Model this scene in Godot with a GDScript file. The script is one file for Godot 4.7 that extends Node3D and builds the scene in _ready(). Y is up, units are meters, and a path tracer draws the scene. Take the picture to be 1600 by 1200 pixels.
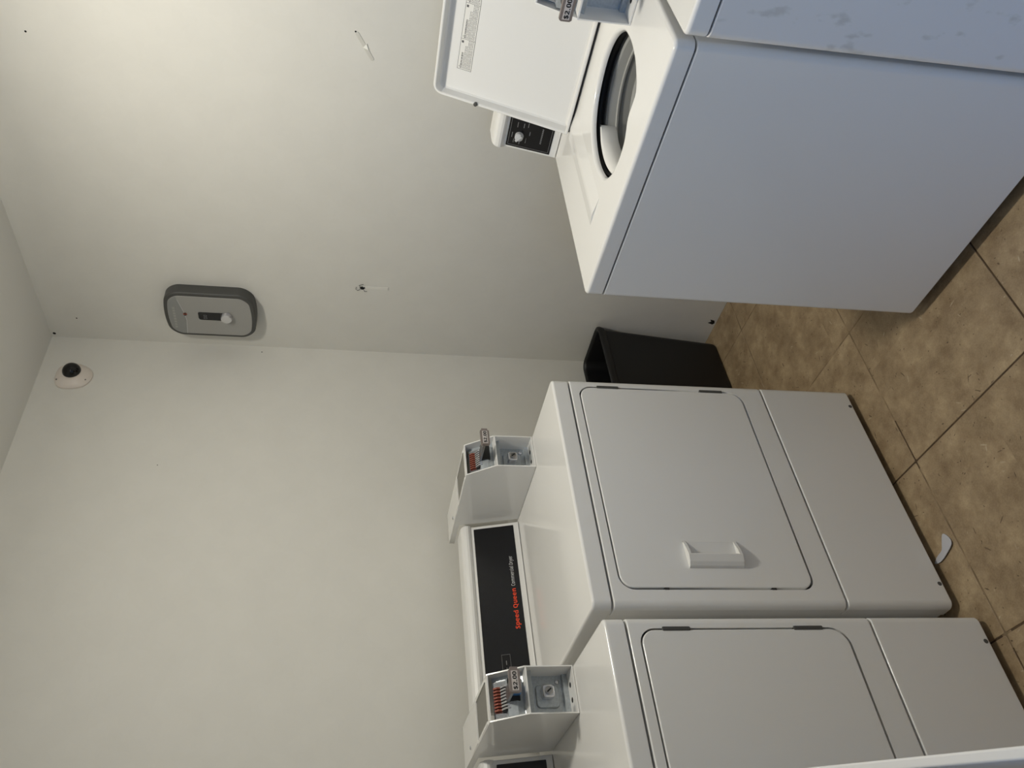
extends Node3D
# A small laundry room: two coin dryers on the back wall, two coin washers on the right wall.
# World: y up, metres. The corner of the two walls is at x = 0, z = 0; back wall z = 0, right wall x = 0.

const CEIL := 2.613
const LEFT := -3.4
const FRONT := 3.4

var M := {}
var taken := {}

# ------------------------------------------------------------------ basics
func mat(called: String, srgb: Color, rough := 0.5, metal := 0.0) -> StandardMaterial3D:
	var m := StandardMaterial3D.new()
	m.resource_name = called
	m.albedo_color = srgb
	m.roughness = rough
	m.metallic = metal
	M[called] = m
	return m

func new_st() -> SurfaceTool:
	var st := SurfaceTool.new()
	st.begin(Mesh.PRIMITIVE_TRIANGLES)
	return st

func numbered(called: String) -> String:
	var n: int = taken.get(called, 0)
	taken[called] = n + 1
	return called if n == 0 else "%s_%03d" % [called, n]

func obj(called: String, st, m: Material, parent: Node = self) -> MeshInstance3D:
	var o := MeshInstance3D.new()
	o.mesh = st if st is Mesh else st.commit()
	o.material_override = m
	o.name = numbered(called) if parent == self else called
	parent.add_child(o, true)
	return o

func thing(called: String, label: String, category: String, at := Vector3.ZERO, turn := 0.0, group := "") -> Node3D:
	var o := Node3D.new()
	o.name = numbered(called)
	add_child(o, true)
	o.position = at
	o.rotation.y = turn
	tag(o, label, category, group)
	return o

func tag(o: Node, label: String, category: String, group := "") -> void:
	o.set_meta("label", label)
	o.set_meta("category", category)
	if group != "":
		o.set_meta("group", group)

func struct(o: Node, label: String, category: String) -> void:
	tag(o, label, category)
	o.set_meta("kind", "structure")

# ------------------------------------------------------------------ mesh helpers
func tri(st: SurfaceTool, a: Vector3, b: Vector3, c: Vector3, na: Vector3, nb: Vector3, nc: Vector3) -> void:
	var g := (b - a).cross(c - a)
	if g.length_squared() < 1e-16:
		return
	if g.dot(na + nb + nc) > 0.0:
		var t := b; b = c; c = t
		var tn := nb; nb = nc; nc = tn
	st.set_normal(na); st.add_vertex(a)
	st.set_normal(nb); st.add_vertex(b)
	st.set_normal(nc); st.add_vertex(c)

func quad(st: SurfaceTool, a: Vector3, b: Vector3, c: Vector3, d: Vector3, n: Vector3) -> void:
	tri(st, a, b, c, n, n, n)
	tri(st, a, c, d, n, n, n)

func uv_quad(st: SurfaceTool, a: Vector3, b: Vector3, c: Vector3, d: Vector3, n: Vector3) -> void:
	# a top left, b top right, c bottom right, d bottom left, seen from the front
	var ps := [a, b, c, a, c, d]
	var us := [Vector2(0, 0), Vector2(1, 0), Vector2(1, 1), Vector2(0, 0), Vector2(1, 1), Vector2(0, 1)]
	for i in 6:
		st.set_normal(n); st.set_uv(us[i]); st.add_vertex(ps[i])

func box(st: SurfaceTool, lo: Vector3, hi: Vector3, xf := Transform3D.IDENTITY) -> void:
	for ax in 3:
		for s in 2:
			var n := Vector3.ZERO
			n[ax] = 1.0 if s == 1 else -1.0
			var b := (ax + 1) % 3
			var c := (ax + 2) % 3
			var p := []
			for k in [[0, 0], [1, 0], [1, 1], [0, 1]]:
				var v := Vector3.ZERO
				v[ax] = hi[ax] if s == 1 else lo[ax]
				v[b] = hi[b] if k[0] == 1 else lo[b]
				v[c] = hi[c] if k[1] == 1 else lo[c]
				p.append(xf * v)
			quad(st, p[0], p[1], p[2], p[3], xf.basis * n)

# a rounded rectangle in the plan (a, b); radii at (a0,b0), (a1,b0), (a1,b1), (a0,b1)
func rrect(a0: float, a1: float, b0: float, b1: float, r: Array, seg := 6) -> Dictionary:
	var pts: PackedVector2Array = []
	var nrm: PackedVector2Array = []
	var cs := [[a0, b0, 1, 1, PI], [a1, b0, -1, 1, 1.5 * PI], [a1, b1, -1, -1, 0.0], [a0, b1, 1, -1, 0.5 * PI]]
	for i in 4:
		var c = cs[i]
		var rr: float = r[i]
		var o := Vector2(c[0] + c[2] * rr, c[1] + c[3] * rr)
		for k in seg + 1:
			var t: float = c[4] + 0.5 * PI * k / seg
			var n := Vector2(cos(t), sin(t))
			pts.append(o + n * rr)
			nrm.append(n)
	return {"p": pts, "n": nrm}

# a slab with plan pl, between h0 and h1 along the third axis, with rounded rims (bev0 at h0, bev1 at h1)
# xf maps (a, b, h) to space
func slab(st: SurfaceTool, pl: Dictionary, h0: float, h1: float, bev0: float, bev1: float, xf: Transform3D, cap0 := true, cap1 := true, skip := -1, seg := 4) -> void:
	var lv := []
	if bev0 > 0.0:
		for k in seg + 1:
			var t := 0.5 * PI * k / seg
			lv.append([h0 + bev0 * (1.0 - sin(t)), bev0 * (1.0 - cos(t)), cos(t), -sin(t)])
		lv.reverse()
	else:
		lv.append([h0, 0.0, 1.0, 0.0])
	var mid := lv.size() - 1
	if bev1 > 0.0:
		for k in seg + 1:
			var t := 0.5 * PI * k / seg
			lv.append([h1 - bev1 * (1.0 - sin(t)), bev1 * (1.0 - cos(t)), cos(t), sin(t)])
	else:
		lv.append([h1, 0.0, 1.0, 0.0])
	var P: PackedVector2Array = pl.p
	var N: PackedVector2Array = pl.n
	var n := P.size()
	var at := func(l, i):
		var q: Vector2 = P[i] - N[i] * l[1]
		return xf * Vector3(q.x, q.y, l[0])
	var nr := func(l, i):
		return (xf.basis * Vector3(N[i].x * l[2], N[i].y * l[2], l[3])).normalized()
	for k in lv.size() - 1:
		for i in n:
			if k == mid and i == skip:
				continue
			var j := (i + 1) % n
			var a = at.call(lv[k], i); var b = at.call(lv[k], j); var c = at.call(lv[k + 1], j); var d = at.call(lv[k + 1], i)
			var na = nr.call(lv[k], i); var nb = nr.call(lv[k], j); var nc = nr.call(lv[k + 1], j); var nd = nr.call(lv[k + 1], i)
			tri(st, a, b, c, na, nb, nc)
			tri(st, a, c, d, na, nc, nd)
	for e in 2:
		if (e == 0 and not cap0) or (e == 1 and not cap1):
			continue
		var l = lv[0] if e == 0 else lv[lv.size() - 1]
		var poly: PackedVector2Array = []
		for i in n:
			poly.append(P[i] - N[i] * l[1])
		fan(st, poly, l[0], xf, -1.0 if e == 0 else 1.0)

# cap of an outline that can be seen whole from its middle
func fan(st: SurfaceTool, poly: PackedVector2Array, h: float, xf: Transform3D, up := 1.0) -> void:
	var q := clean(poly)
	var lo := q[0]
	var hi := q[0]
	for v in q:
		lo = lo.min(v)
		hi = hi.max(v)
	var c := (lo + hi) * 0.5
	var n := (xf.basis * Vector3(0, 0, up)).normalized()
	for i in q.size():
		var a := q[i]
		var b := q[(i + 1) % q.size()]
		tri(st, xf * Vector3(c.x, c.y, h), xf * Vector3(a.x, a.y, h), xf * Vector3(b.x, b.y, h), n, n, n)

func clean(poly: PackedVector2Array) -> PackedVector2Array:
	var q: PackedVector2Array = []
	for v in poly:
		if q.is_empty() or q[q.size() - 1].distance_to(v) > 1e-6:
			q.append(v)
	if q.size() > 1 and q[0].distance_to(q[q.size() - 1]) < 1e-6:
		q.remove_at(q.size() - 1)
	return q

func flat(st: SurfaceTool, poly: PackedVector2Array, h: float, xf: Transform3D, up := 1.0) -> void:
	var q := clean(poly)
	var ix := Geometry2D.triangulate_polygon(q)
	if ix.is_empty():
		print("no triangles for an outline of ", q.size())
	var n := (xf.basis * Vector3(0, 0, up)).normalized()
	for t in range(0, ix.size(), 3):
		var a := xf * Vector3(q[ix[t]].x, q[ix[t]].y, h)
		var b := xf * Vector3(q[ix[t + 1]].x, q[ix[t + 1]].y, h)
		var c := xf * Vector3(q[ix[t + 2]].x, q[ix[t + 2]].y, h)
		tri(st, a, b, c, n, n, n)

# a straight-sided prism over any polygon
func prism(st: SurfaceTool, poly: PackedVector2Array, h0: float, h1: float, xf: Transform3D) -> void:
	flat(st, poly, h0, xf, -1.0)
	flat(st, poly, h1, xf, 1.0)
	var cw := Geometry2D.is_polygon_clockwise(poly)
	for i in poly.size():
		var a := poly[i]
		var b := poly[(i + 1) % poly.size()]
		var d := b - a
		if d.length() < 1e-7:
			continue
		var n2 := Vector2(d.y, -d.x).normalized() * (-1.0 if cw else 1.0)
		var n := (xf.basis * Vector3(n2.x, n2.y, 0)).normalized()
		quad(st, xf * Vector3(a.x, a.y, h0), xf * Vector3(b.x, b.y, h0), xf * Vector3(b.x, b.y, h1), xf * Vector3(a.x, a.y, h1), n)

func ray_poly(c: Vector2, ang: float, poly: PackedVector2Array) -> Vector2:
	var d := Vector2(cos(ang), sin(ang))
	var best := -1.0
	for i in poly.size():
		var a := poly[i] - c
		var e := poly[(i + 1) % poly.size()] - poly[i]
		var den := d.cross(e)
		if absf(den) < 1e-12:
			continue
		var t := a.cross(e) / den
		var s := a.cross(d) / den
		if t > 0 and s >= -1e-6 and s <= 1.000001:
			best = maxf(best, t)
	return c + d * best

# flat plate between an outer outline and a hole, both seen as stars from c; returns the matched hole outline
func plate_hole(st: SurfaceTool, outer: PackedVector2Array, hole: PackedVector2Array, c: Vector2, h: float, xf: Transform3D, up := 1.0) -> PackedVector2Array:
	var angs: Array = []
	for v in outer:
		angs.append((v - c).angle())
	for v in hole:
		angs.append((v - c).angle())
	for k in 72:
		angs.append(-PI + TAU * (k + 0.37) / 72.0)
	angs.sort()
	var o: PackedVector2Array = []
	var hl: PackedVector2Array = []
	for a in angs:
		o.append(ray_poly(c, a, outer))
		hl.append(ray_poly(c, a, hole))
	var n := (xf.basis * Vector3(0, 0, up)).normalized()
	for i in o.size():
		var j := (i + 1) % o.size()
		quad(st, xf * Vector3(o[i].x, o[i].y, h), xf * Vector3(o[j].x, o[j].y, h), xf * Vector3(hl[j].x, hl[j].y, h), xf * Vector3(hl[i].x, hl[i].y, h), n)
	return hl

# rings of points joined by a smooth skin
func loft(st: SurfaceTool, rings: Array, closed := true, outward := 1.0) -> void:
	var R := rings.size()
	var n: int = rings[0].size()
	var nr := []
	for k in R:
		var row := []
		for i in n:
			var p0: Vector3 = rings[k][(i - 1 + n) % n] if (closed or i > 0) else rings[k][i]
			var p1: Vector3 = rings[k][(i + 1) % n] if (closed or i < n - 1) else rings[k][i]
			var q0: Vector3 = rings[maxi(k - 1, 0)][i]
			var q1: Vector3 = rings[mini(k + 1, R - 1)][i]
			row.append((p1 - p0).cross(q1 - q0).normalized() * outward)
		nr.append(row)
	for k in R - 1:
		for i in (n if closed else n - 1):
			var j := (i + 1) % n
			tri(st, rings[k][i], rings[k][j], rings[k + 1][j], nr[k][i], nr[k][j], nr[k + 1][j])
			tri(st, rings[k][i], rings[k + 1][j], rings[k + 1][i], nr[k][i], nr[k + 1][j], nr[k + 1][i])

# turned shape: prof holds (radius, height), round the h axis of xf
func lathe(st: SurfaceTool, prof: Array, xf: Transform3D, seg := 32) -> void:
	for k in prof.size() - 1:
		var a: Vector2 = prof[k]
		var b: Vector2 = prof[k + 1]
		var d := b - a
		if d.length() < 1e-7:
			continue
		var nn := Vector2(d.y, -d.x).normalized()
		for i in seg:
			var t0 := TAU * i / seg
			var t1 := TAU * (i + 1) / seg
			var u0 := Vector2(cos(t0), sin(t0))
			var u1 := Vector2(cos(t1), sin(t1))
			var n0 := (xf.basis * Vector3(u0.x * nn.x, u0.y * nn.x, nn.y)).normalized()
			var n1 := (xf.basis * Vector3(u1.x * nn.x, u1.y * nn.x, nn.y)).normalized()
			var p := xf * Vector3(u0.x * a.x, u0.y * a.x, a.y)
			var q := xf * Vector3(u1.x * a.x, u1.y * a.x, a.y)
			var r := xf * Vector3(u1.x * b.x, u1.y * b.x, b.y)
			var s := xf * Vector3(u0.x * b.x, u0.y * b.x, b.y)
			tri(st, p, q, r, n0, n1, n1)
			tri(st, p, r, s, n0, n1, n0)

func tube(st: SurfaceTool, path: Array, r: float, seg := 8) -> void:
	var rings := []
	for k in path.size():
		var t: Vector3 = (path[mini(k + 1, path.size() - 1)] - path[maxi(k - 1, 0)]).normalized()
		var u := t.cross(Vector3.UP if absf(t.y) < 0.9 else Vector3.RIGHT).normalized()
		var w := t.cross(u)
		var ring := []
		for i in seg:
			var a := TAU * i / seg
			ring.append(path[k] + (u * cos(a) + w * sin(a)) * r)
		rings.append(ring)
	loft(st, rings, true, 1.0)

func smooth_loop(ctrl: Array, per := 8) -> PackedVector2Array:
	var out: PackedVector2Array = []
	var n := ctrl.size()
	for i in n:
		var p0: Vector2 = ctrl[(i - 1 + n) % n]
		var p1: Vector2 = ctrl[i]
		var p2: Vector2 = ctrl[(i + 1) % n]
		var p3: Vector2 = ctrl[(i + 2) % n]
		for k in per:
			out.append(p1.cubic_interpolate(p2, p0, p3, float(k) / per))
	return out

# xf whose third (height) axis is the given direction
func frame(ex: Vector3, ey: Vector3, ez: Vector3, o: Vector3) -> Transform3D:
	return Transform3D(Basis(ex, ey, ez), o)

func text(called: String, words: String, m: Material, parent: Node, width: float, height: float, xf: Transform3D, weight := 400, depth := 0.0006) -> MeshInstance3D:
	var f := SystemFont.new()
	f.font_names = PackedStringArray(["Droid Sans"])
	f.font_weight = weight
	var t := TextMesh.new()
	t.text = words
	t.font = f
	t.font_size = 48
	t.pixel_size = 0.001
	t.depth = 0.01
	t.horizontal_alignment = HORIZONTAL_ALIGNMENT_LEFT
	t.vertical_alignment = VERTICAL_ALIGNMENT_CENTER
	var bb := t.get_aabb()
	var o := MeshInstance3D.new()
	o.mesh = t
	o.material_override = m
	o.name = called
	parent.add_child(o, true)
	var sc := Vector3(width / maxf(bb.size.x, 0.001), height / maxf(bb.size.y, 0.001), depth / 0.01)
	var b := xf.basis * Basis.from_scale(sc)
	o.transform = Transform3D(b, xf.origin - b * Vector3(bb.position.x, bb.position.y, bb.position.z))
	return o

# ------------------------------------------------------------------ textures
func noise_tex(freq: float, seed_: int, size := 512, ramp: Gradient = null, octaves := 5, as_normal := false, bump := 4.0) -> NoiseTexture2D:
	var n := FastNoiseLite.new()
	n.noise_type = FastNoiseLite.TYPE_SIMPLEX_SMOOTH
	n.frequency = freq
	n.seed = seed_
	n.fractal_octaves = octaves
	var t := NoiseTexture2D.new()
	t.width = size
	t.height = size
	t.seamless = true
	t.noise = n
	t.as_normal_map = as_normal
	t.bump_strength = bump
	if ramp:
		t.color_ramp = ramp
	return t

func floor_image(seed_: int) -> ImageTexture:
	var S := 1024
	var im := Image.create(S, S, false, Image.FORMAT_RGB8)
	var n1 := FastNoiseLite.new(); n1.seed = seed_; n1.frequency = 0.006; n1.fractal_octaves = 4
	var n2 := FastNoiseLite.new(); n2.seed = seed_ + 7; n2.frequency = 0.03; n2.fractal_octaves = 4
	var n3 := FastNoiseLite.new(); n3.seed = seed_ + 13; n3.frequency = 0.12; n3.fractal_octaves = 2
	for y in S:
		for x in S:
			# wrap by blending the far side
			var a := n1.get_noise_2d(x, y) * 0.55 + n2.get_noise_2d(x, y) * 0.22
			var c := n3.get_noise_2d(x, y)
			var t := clampf(0.52 + a * 0.85 + c * 0.16, 0.0, 1.0)
			var col := Color(0.50, 0.42, 0.315).lerp(Color(0.72, 0.635, 0.505), t)
			var g := n1.get_noise_2d(x * 1.6 + 900, y * 1.6)
			col = col.lerp(Color(0.42, 0.33, 0.23), clampf(g * 0.5, 0.0, 0.25))
			im.set_pixel(x, y, col)
	var rng := RandomNumberGenerator.new()
	rng.seed = seed_ + 99
	for k in 380:                                         # specks and scuffs of dirt
		var cx := rng.randf_range(8, S - 9)
		var cy := rng.randf_range(8, S - 9)
		var ang := rng.randf_range(0, TAU)
		var ln := rng.randf_range(1.2, 4.5) if k % 6 else rng.randf_range(5.0, 14.0)
		var wd := rng.randf_range(0.8, 2.3)
		var dk := Color(0.20, 0.14, 0.09) if k % 9 else Color(0.80, 0.75, 0.66)
		var al := rng.randf_range(0.35, 0.85)
		for i in range(-int(ln) - 3, int(ln) + 4):
			for j in range(-3, 4):
				var px := cx + i * cos(ang) - j * sin(ang)
				var py := cy + i * sin(ang) + j * cos(ang)
				var q := Vector2(i / (ln + 0.5), j / (wd + 0.2)).length()
				if q < 1.0 and px >= 0 and py >= 0 and px < S and py < S:
					im.set_pixel(int(px), int(py), im.get_pixel(int(px), int(py)).lerp(dk, al * (1.0 - q * 0.5)))
	return ImageTexture.create_from_image(im)

func label_image(seed_: int) -> ImageTexture:
	# instruction label: thin black frame, three boxes of small print too fine to read
	var W := 512
	var H := 96
	var im := Image.create(W, H, false, Image.FORMAT_RGB8)
	im.fill(Color(0.92, 0.91, 0.89))
	var ink := Color(0.10, 0.10, 0.10)
	im.fill_rect(Rect2i(0, 0, W, 2), ink); im.fill_rect(Rect2i(0, H - 2, W, 2), ink)
	im.fill_rect(Rect2i(0, 0, 2, H), ink); im.fill_rect(Rect2i(W - 2, 0, 2, H), ink)
	var rng := RandomNumberGenerator.new()
	rng.seed = seed_
	for b in [[8, 192], [200, 410], [418, 504]]:
		im.fill_rect(Rect2i(b[1] + 2, 3, 2, H - 6), Color(0.35, 0.35, 0.35))
		for r in 9:                                       # rows of dots and dashes
			var y := 10 + r * 9
			var x: int = b[0]
			var hi := r == 1
			var stop: int = b[1] if r > 4 else int(b[0] + (b[1] - b[0]) * (0.55 if r < 3 else 0.8))
			if r == 0:
				x = b[0] + 6
				stop = b[0] + 16 
			while x < stop:
				var w := rng.randi_range(2, 7)
				im.fill_rect(Rect2i(x, y, mini(w, stop - x), 6 if hi else 4), Color(0.15, 0.15, 0.15) if hi else Color(0.42, 0.42, 0.42))
				x += w + rng.randi_range(1, 3)
		im.fill_rect(Rect2i(b[1] - 22, 8, 14, 14), Color(0.35, 0.35, 0.35))
	return ImageTexture.create_from_image(im)

func grime_image(seed_: int) -> ImageTexture:
	# white enamel with grey smears of dirt
	var S := 512
	var im := Image.create(S, S, false, Image.FORMAT_RGB8)
	var n1 := FastNoiseLite.new(); n1.seed = seed_; n1.frequency = 0.012; n1.fractal_octaves = 5
	var n2 := FastNoiseLite.new(); n2.seed = seed_ + 3; n2.frequency = 0.05; n2.fractal_octaves = 4
	for y in S:
		for x in S:
			var g := n1.get_noise_2d(x * 2.2, y * 0.8) + 0.5 * n2.get_noise_2d(x, y * 0.6)
			var d := clampf((g - 0.30) * 1.4, 0.0, 0.35)
			im.set_pixel(x, y, Color(0.93, 0.925, 0.91).lerp(Color(0.72, 0.70, 0.67), d))
	return ImageTexture.create_from_image(im)

func make_materials() -> void:
	var wall := mat("wall_paint", Color(0.885, 0.876, 0.846), 0.62)
	wall.uv1_triplanar = true
	wall.uv1_world_triplanar = true
	wall.uv1_scale = Vector3(1.6, 1.6, 1.6)
	wall.normal_enabled = true
	wall.normal_scale = 0.03
	wall.normal_texture = noise_tex(0.03, 5, 512, null, 4, true, 3.0)
	var gr := Gradient.new()
	gr.set_color(0, Color(0.985, 0.985, 0.985)); gr.set_color(1, Color(1, 1, 1))
	wall.albedo_texture = noise_tex(0.008, 21, 512, gr, 4)
	mat("ceiling_paint", Color(0.93, 0.925, 0.905), 0.8)
	var en := mat("white_enamel", Color(0.93, 0.925, 0.91), 0.13)
	en.uv1_triplanar = true
	en.uv1_scale = Vector3(3, 3, 3)
	en.normal_enabled = true
	en.normal_scale = 0.015
	en.normal_texture = noise_tex(0.05, 9, 512, null, 2, true, 2.0)
	mat("white_plastic", Color(0.92, 0.915, 0.90), 0.35)
	var gm := mat("grimy_enamel", Color(1, 1, 1), 0.30)
	gm.albedo_texture = grime_image(41)
	gm.uv1_triplanar = true
	gm.uv1_scale = Vector3(1.1, 1.1, 1.1)
	mat("gap_dark", Color(0.16, 0.16, 0.165), 0.6)
	mat("black_panel", Color(0.06, 0.06, 0.075), 0.25)
	mat("black_rubber", Color(0.08, 0.08, 0.08), 0.6)
	mat("grey_rubber", Color(0.30, 0.30, 0.29), 0.6)
	mat("white_print", Color(0.80, 0.80, 0.80), 0.5)
	mat("grey_print", Color(0.48, 0.48, 0.48), 0.5)
	mat("orange_print", Color(0.92, 0.27, 0.10), 0.5)
	mat("black_print", Color(0.05, 0.05, 0.05), 0.5)
	var gv := mat("galvanised", Color(0.76, 0.785, 0.80), 0.30, 0.35)
	gv.uv1_triplanar = true
	gv.uv1_scale = Vector3(14, 14, 14)
	var g2 := Gradient.new()
	g2.set_color(0, Color(0.90, 0.90, 0.90)); g2.set_color(1, Color(1, 1, 1))
	gv.albedo_texture = noise_tex(0.03, 31, 256, g2, 4)
	mat("zinc", Color(0.64, 0.65, 0.66), 0.5, 0.1)
	mat("chrome", Color(0.84, 0.84, 0.85), 0.18, 0.7)
	mat("steel", Color(0.62, 0.61, 0.60), 0.30, 0.9)
	mat("stainless_drum", Color(0.56, 0.55, 0.53), 0.38, 0.7)
	mat("grey_plastic", Color(0.66, 0.66, 0.645), 0.45)
	mat("dark_grey_plastic", Color(0.32, 0.32, 0.31), 0.5)
	mat("heater_shell", Color(0.29, 0.29, 0.28), 0.5)
	mat("heater_face", Color(0.64, 0.635, 0.62), 0.42, 0.1)
	mat("price_paper", Color(0.80, 0.77, 0.75), 0.5)
	mat("heater_badge", Color(0.565, 0.57, 0.56), 0.42, 0.1)
	mat("window_grey", Color(0.47, 0.46, 0.43), 0.45)
	mat("copper", Color(0.58, 0.33, 0.27), 0.38, 0.35)
	mat("dark_copper", Color(0.36, 0.17, 0.14), 0.5, 0.2)
	mat("blue_steel", Color(0.35, 0.58, 0.84), 0.3, 0.4)
	mat("pewter", Color(0.56, 0.52, 0.50), 0.42, 0.45)
	mat("bin_plastic", Color(0.06, 0.06, 0.066), 0.5)
	mat("camera_shell", Color(0.90, 0.86, 0.82), 0.4)
	mat("dome_black", Color(0.03, 0.03, 0.035), 0.06)
	mat("plaster", Color(0.905, 0.895, 0.865), 0.7)
	mat("plaster_dull", Color(0.82, 0.81, 0.775), 0.7)
	mat("bright_chip", Color(0.99, 0.985, 0.95), 0.5)
	mat("hole_black", Color(0.03, 0.03, 0.03), 0.9)
	mat("paper", Color(0.74, 0.74, 0.76), 0.6)
	mat("panel_white", Color(0.93, 0.93, 0.93), 0.45)
	var grout := mat("grout", Color(0.40, 0.32, 0.235), 0.9)
	grout.uv1_triplanar = true
	grout.uv1_world_triplanar = true
	grout.uv1_scale = Vector3(1.3, 1.3, 1.3)
	var g3 := Gradient.new()
	g3.set_color(0, Color(0.62, 0.60, 0.58)); g3.set_color(1, Color(1.0, 1.0, 1.0))
	grout.albedo_texture = noise_tex(0.02, 77, 512, g3, 5)
	var pg: StandardMaterial3D = grout.duplicate()
	pg.albedo_color = Color(0.66, 0.575, 0.455)
	M["pale_grout"] = pg
	for k in 2:
		var t := mat("tile_%d" % k, Color(1, 1, 1), 0.52)
		t.albedo_texture = floor_image(300 + 50 * k)
		t.uv1_triplanar = true
		t.uv1_world_triplanar = true
		t.uv1_scale = Vector3(1.25, 1.25, 1.25)
		t.uv1_offset = Vector3(0.31 * k, 0, 0.57 * k)
		t.normal_enabled = true
		t.normal_scale = 0.25
		t.normal_texture = noise_tex(0.03, 61 + k, 512, null, 5, true, 3.0)
	var lamp := mat("lamp_glow", Color(1, 1, 1), 0.5)
	lamp.emission_enabled = true
	lamp.emission = Color(1.0, 0.982, 0.935)
	lamp.emission_energy_multiplier = 2.0
	var lb := mat("lid_label_print", Color(1, 1, 1), 0.55)
	lb.albedo_texture = label_image(5)
	mat("concrete", Color(0.62, 0.61, 0.58), 0.9)

# ------------------------------------------------------------------ camera, sky, light
func make_view() -> void:
	# the photograph stands on its side: image right is down in the room, image up is right
	var yaw := 0.71267
	var pitch := -0.15111
	var roll := 0.04252
	var f := 1234.304
	var fw := Vector3(sin(yaw) * cos(pitch), sin(pitch), -cos(yaw) * cos(pitch))
	var r := Vector3(cos(yaw), 0, sin(yaw))
	var u := r.cross(fw)
	var r2 := r * cos(roll) + u * sin(roll)
	var u2 := u * cos(roll) - r * sin(roll)
	var cam := Camera3D.new()
	cam.name = "camera"
	add_child(cam)
	cam.transform = Transform3D(Basis(-u2, r2, -fw), Vector3(-2.1946, 1.47395, 2.40682))
	cam.near = 0.05
	cam.far = 60.0
	cam.projection = Camera3D.PROJECTION_FRUSTUM
	cam.size = 1200.0 / f * cam.near
	cam.frustum_offset = Vector2(66.128 / f, -10.965 / f) * cam.near
	cam.current = true

	var sky_m := ProceduralSkyMaterial.new()
	sky_m.sky_top_color = Color(0.31, 0.53, 0.80)
	sky_m.sky_horizon_color = Color(0.60, 0.755, 0.94)
	sky_m.ground_horizon_color = Color(0.62, 0.74, 0.90)
	sky_m.ground_bottom_color = Color(0.45, 0.47, 0.50)
	sky_m.sky_energy_multiplier = 1.85
	sky_m.ground_energy_multiplier = 1.85
	var sky := Sky.new()
	sky.sky_material = sky_m
	var e := Environment.new()
	e.background_mode = Environment.BG_SKY
	e.sky = sky
	e.tonemap_mode = Environment.TONE_MAPPER_LINEAR
	e.tonemap_exposure = 1.0
	e.sdfgi_enabled = true
	e.ssao_enabled = true
	e.ssil_enabled = true
	var we := WorldEnvironment.new()
	we.name = "environment"
	we.environment = e
	add_child(we)

const LAMP_AT := Vector3(-0.95, CEIL, 1.50)
const LAMP_ENERGY := 1.45
const LAMP_SIDE_ENERGY := 0.32

func make_lamp() -> void:
	var t := thing("ceiling_lamp", "round flush ceiling lamp above the gap between washers and dryers", "lamp", LAMP_AT)
	var st := new_st()
	var up := frame(Vector3.RIGHT, Vector3.BACK, Vector3.DOWN, Vector3.ZERO)
	lathe(st, [Vector2(0.0, 0.0), Vector2(0.15, 0.0), Vector2(0.155, 0.012), Vector2(0.150, 0.030), Vector2(0.135, 0.034), Vector2(0.132, 0.028)], up, 48)
	obj("housing", st, M.white_plastic, t)
	st = new_st()
	lathe(st, [Vector2(0.132, 0.028), Vector2(0.130, 0.070), Vector2(0.115, 0.092), Vector2(0.07, 0.102), Vector2(0.0, 0.105)], up, 48)
	obj("diffuser", st, M.lamp_glow, t)
	var l := AreaLight3D.new()
	l.name = "lamp_light"
	l.area_size = Vector2(0.20, 0.20)
	l.light_color = Color(1.0, 0.982, 0.935)
	l.light_energy = LAMP_ENERGY
	l.shadow_enabled = true
	l.area_range = 12.0
	t.add_child(l)
	l.position = Vector3(0, -0.112, 0)
	l.rotation = Vector3(-PI / 2, 0, 0)
	var side := OmniLight3D.new()                          # the bowl also glows sideways
	side.name = "bowl_light"
	side.light_color = l.light_color
	side.light_energy = LAMP_SIDE_ENERGY
	side.light_size = 0.03
	side.omni_range = 12.0
	side.omni_attenuation = 2.0
	side.shadow_enabled = true
	t.add_child(side)
	side.position = Vector3(0, -0.068, 0)

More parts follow.
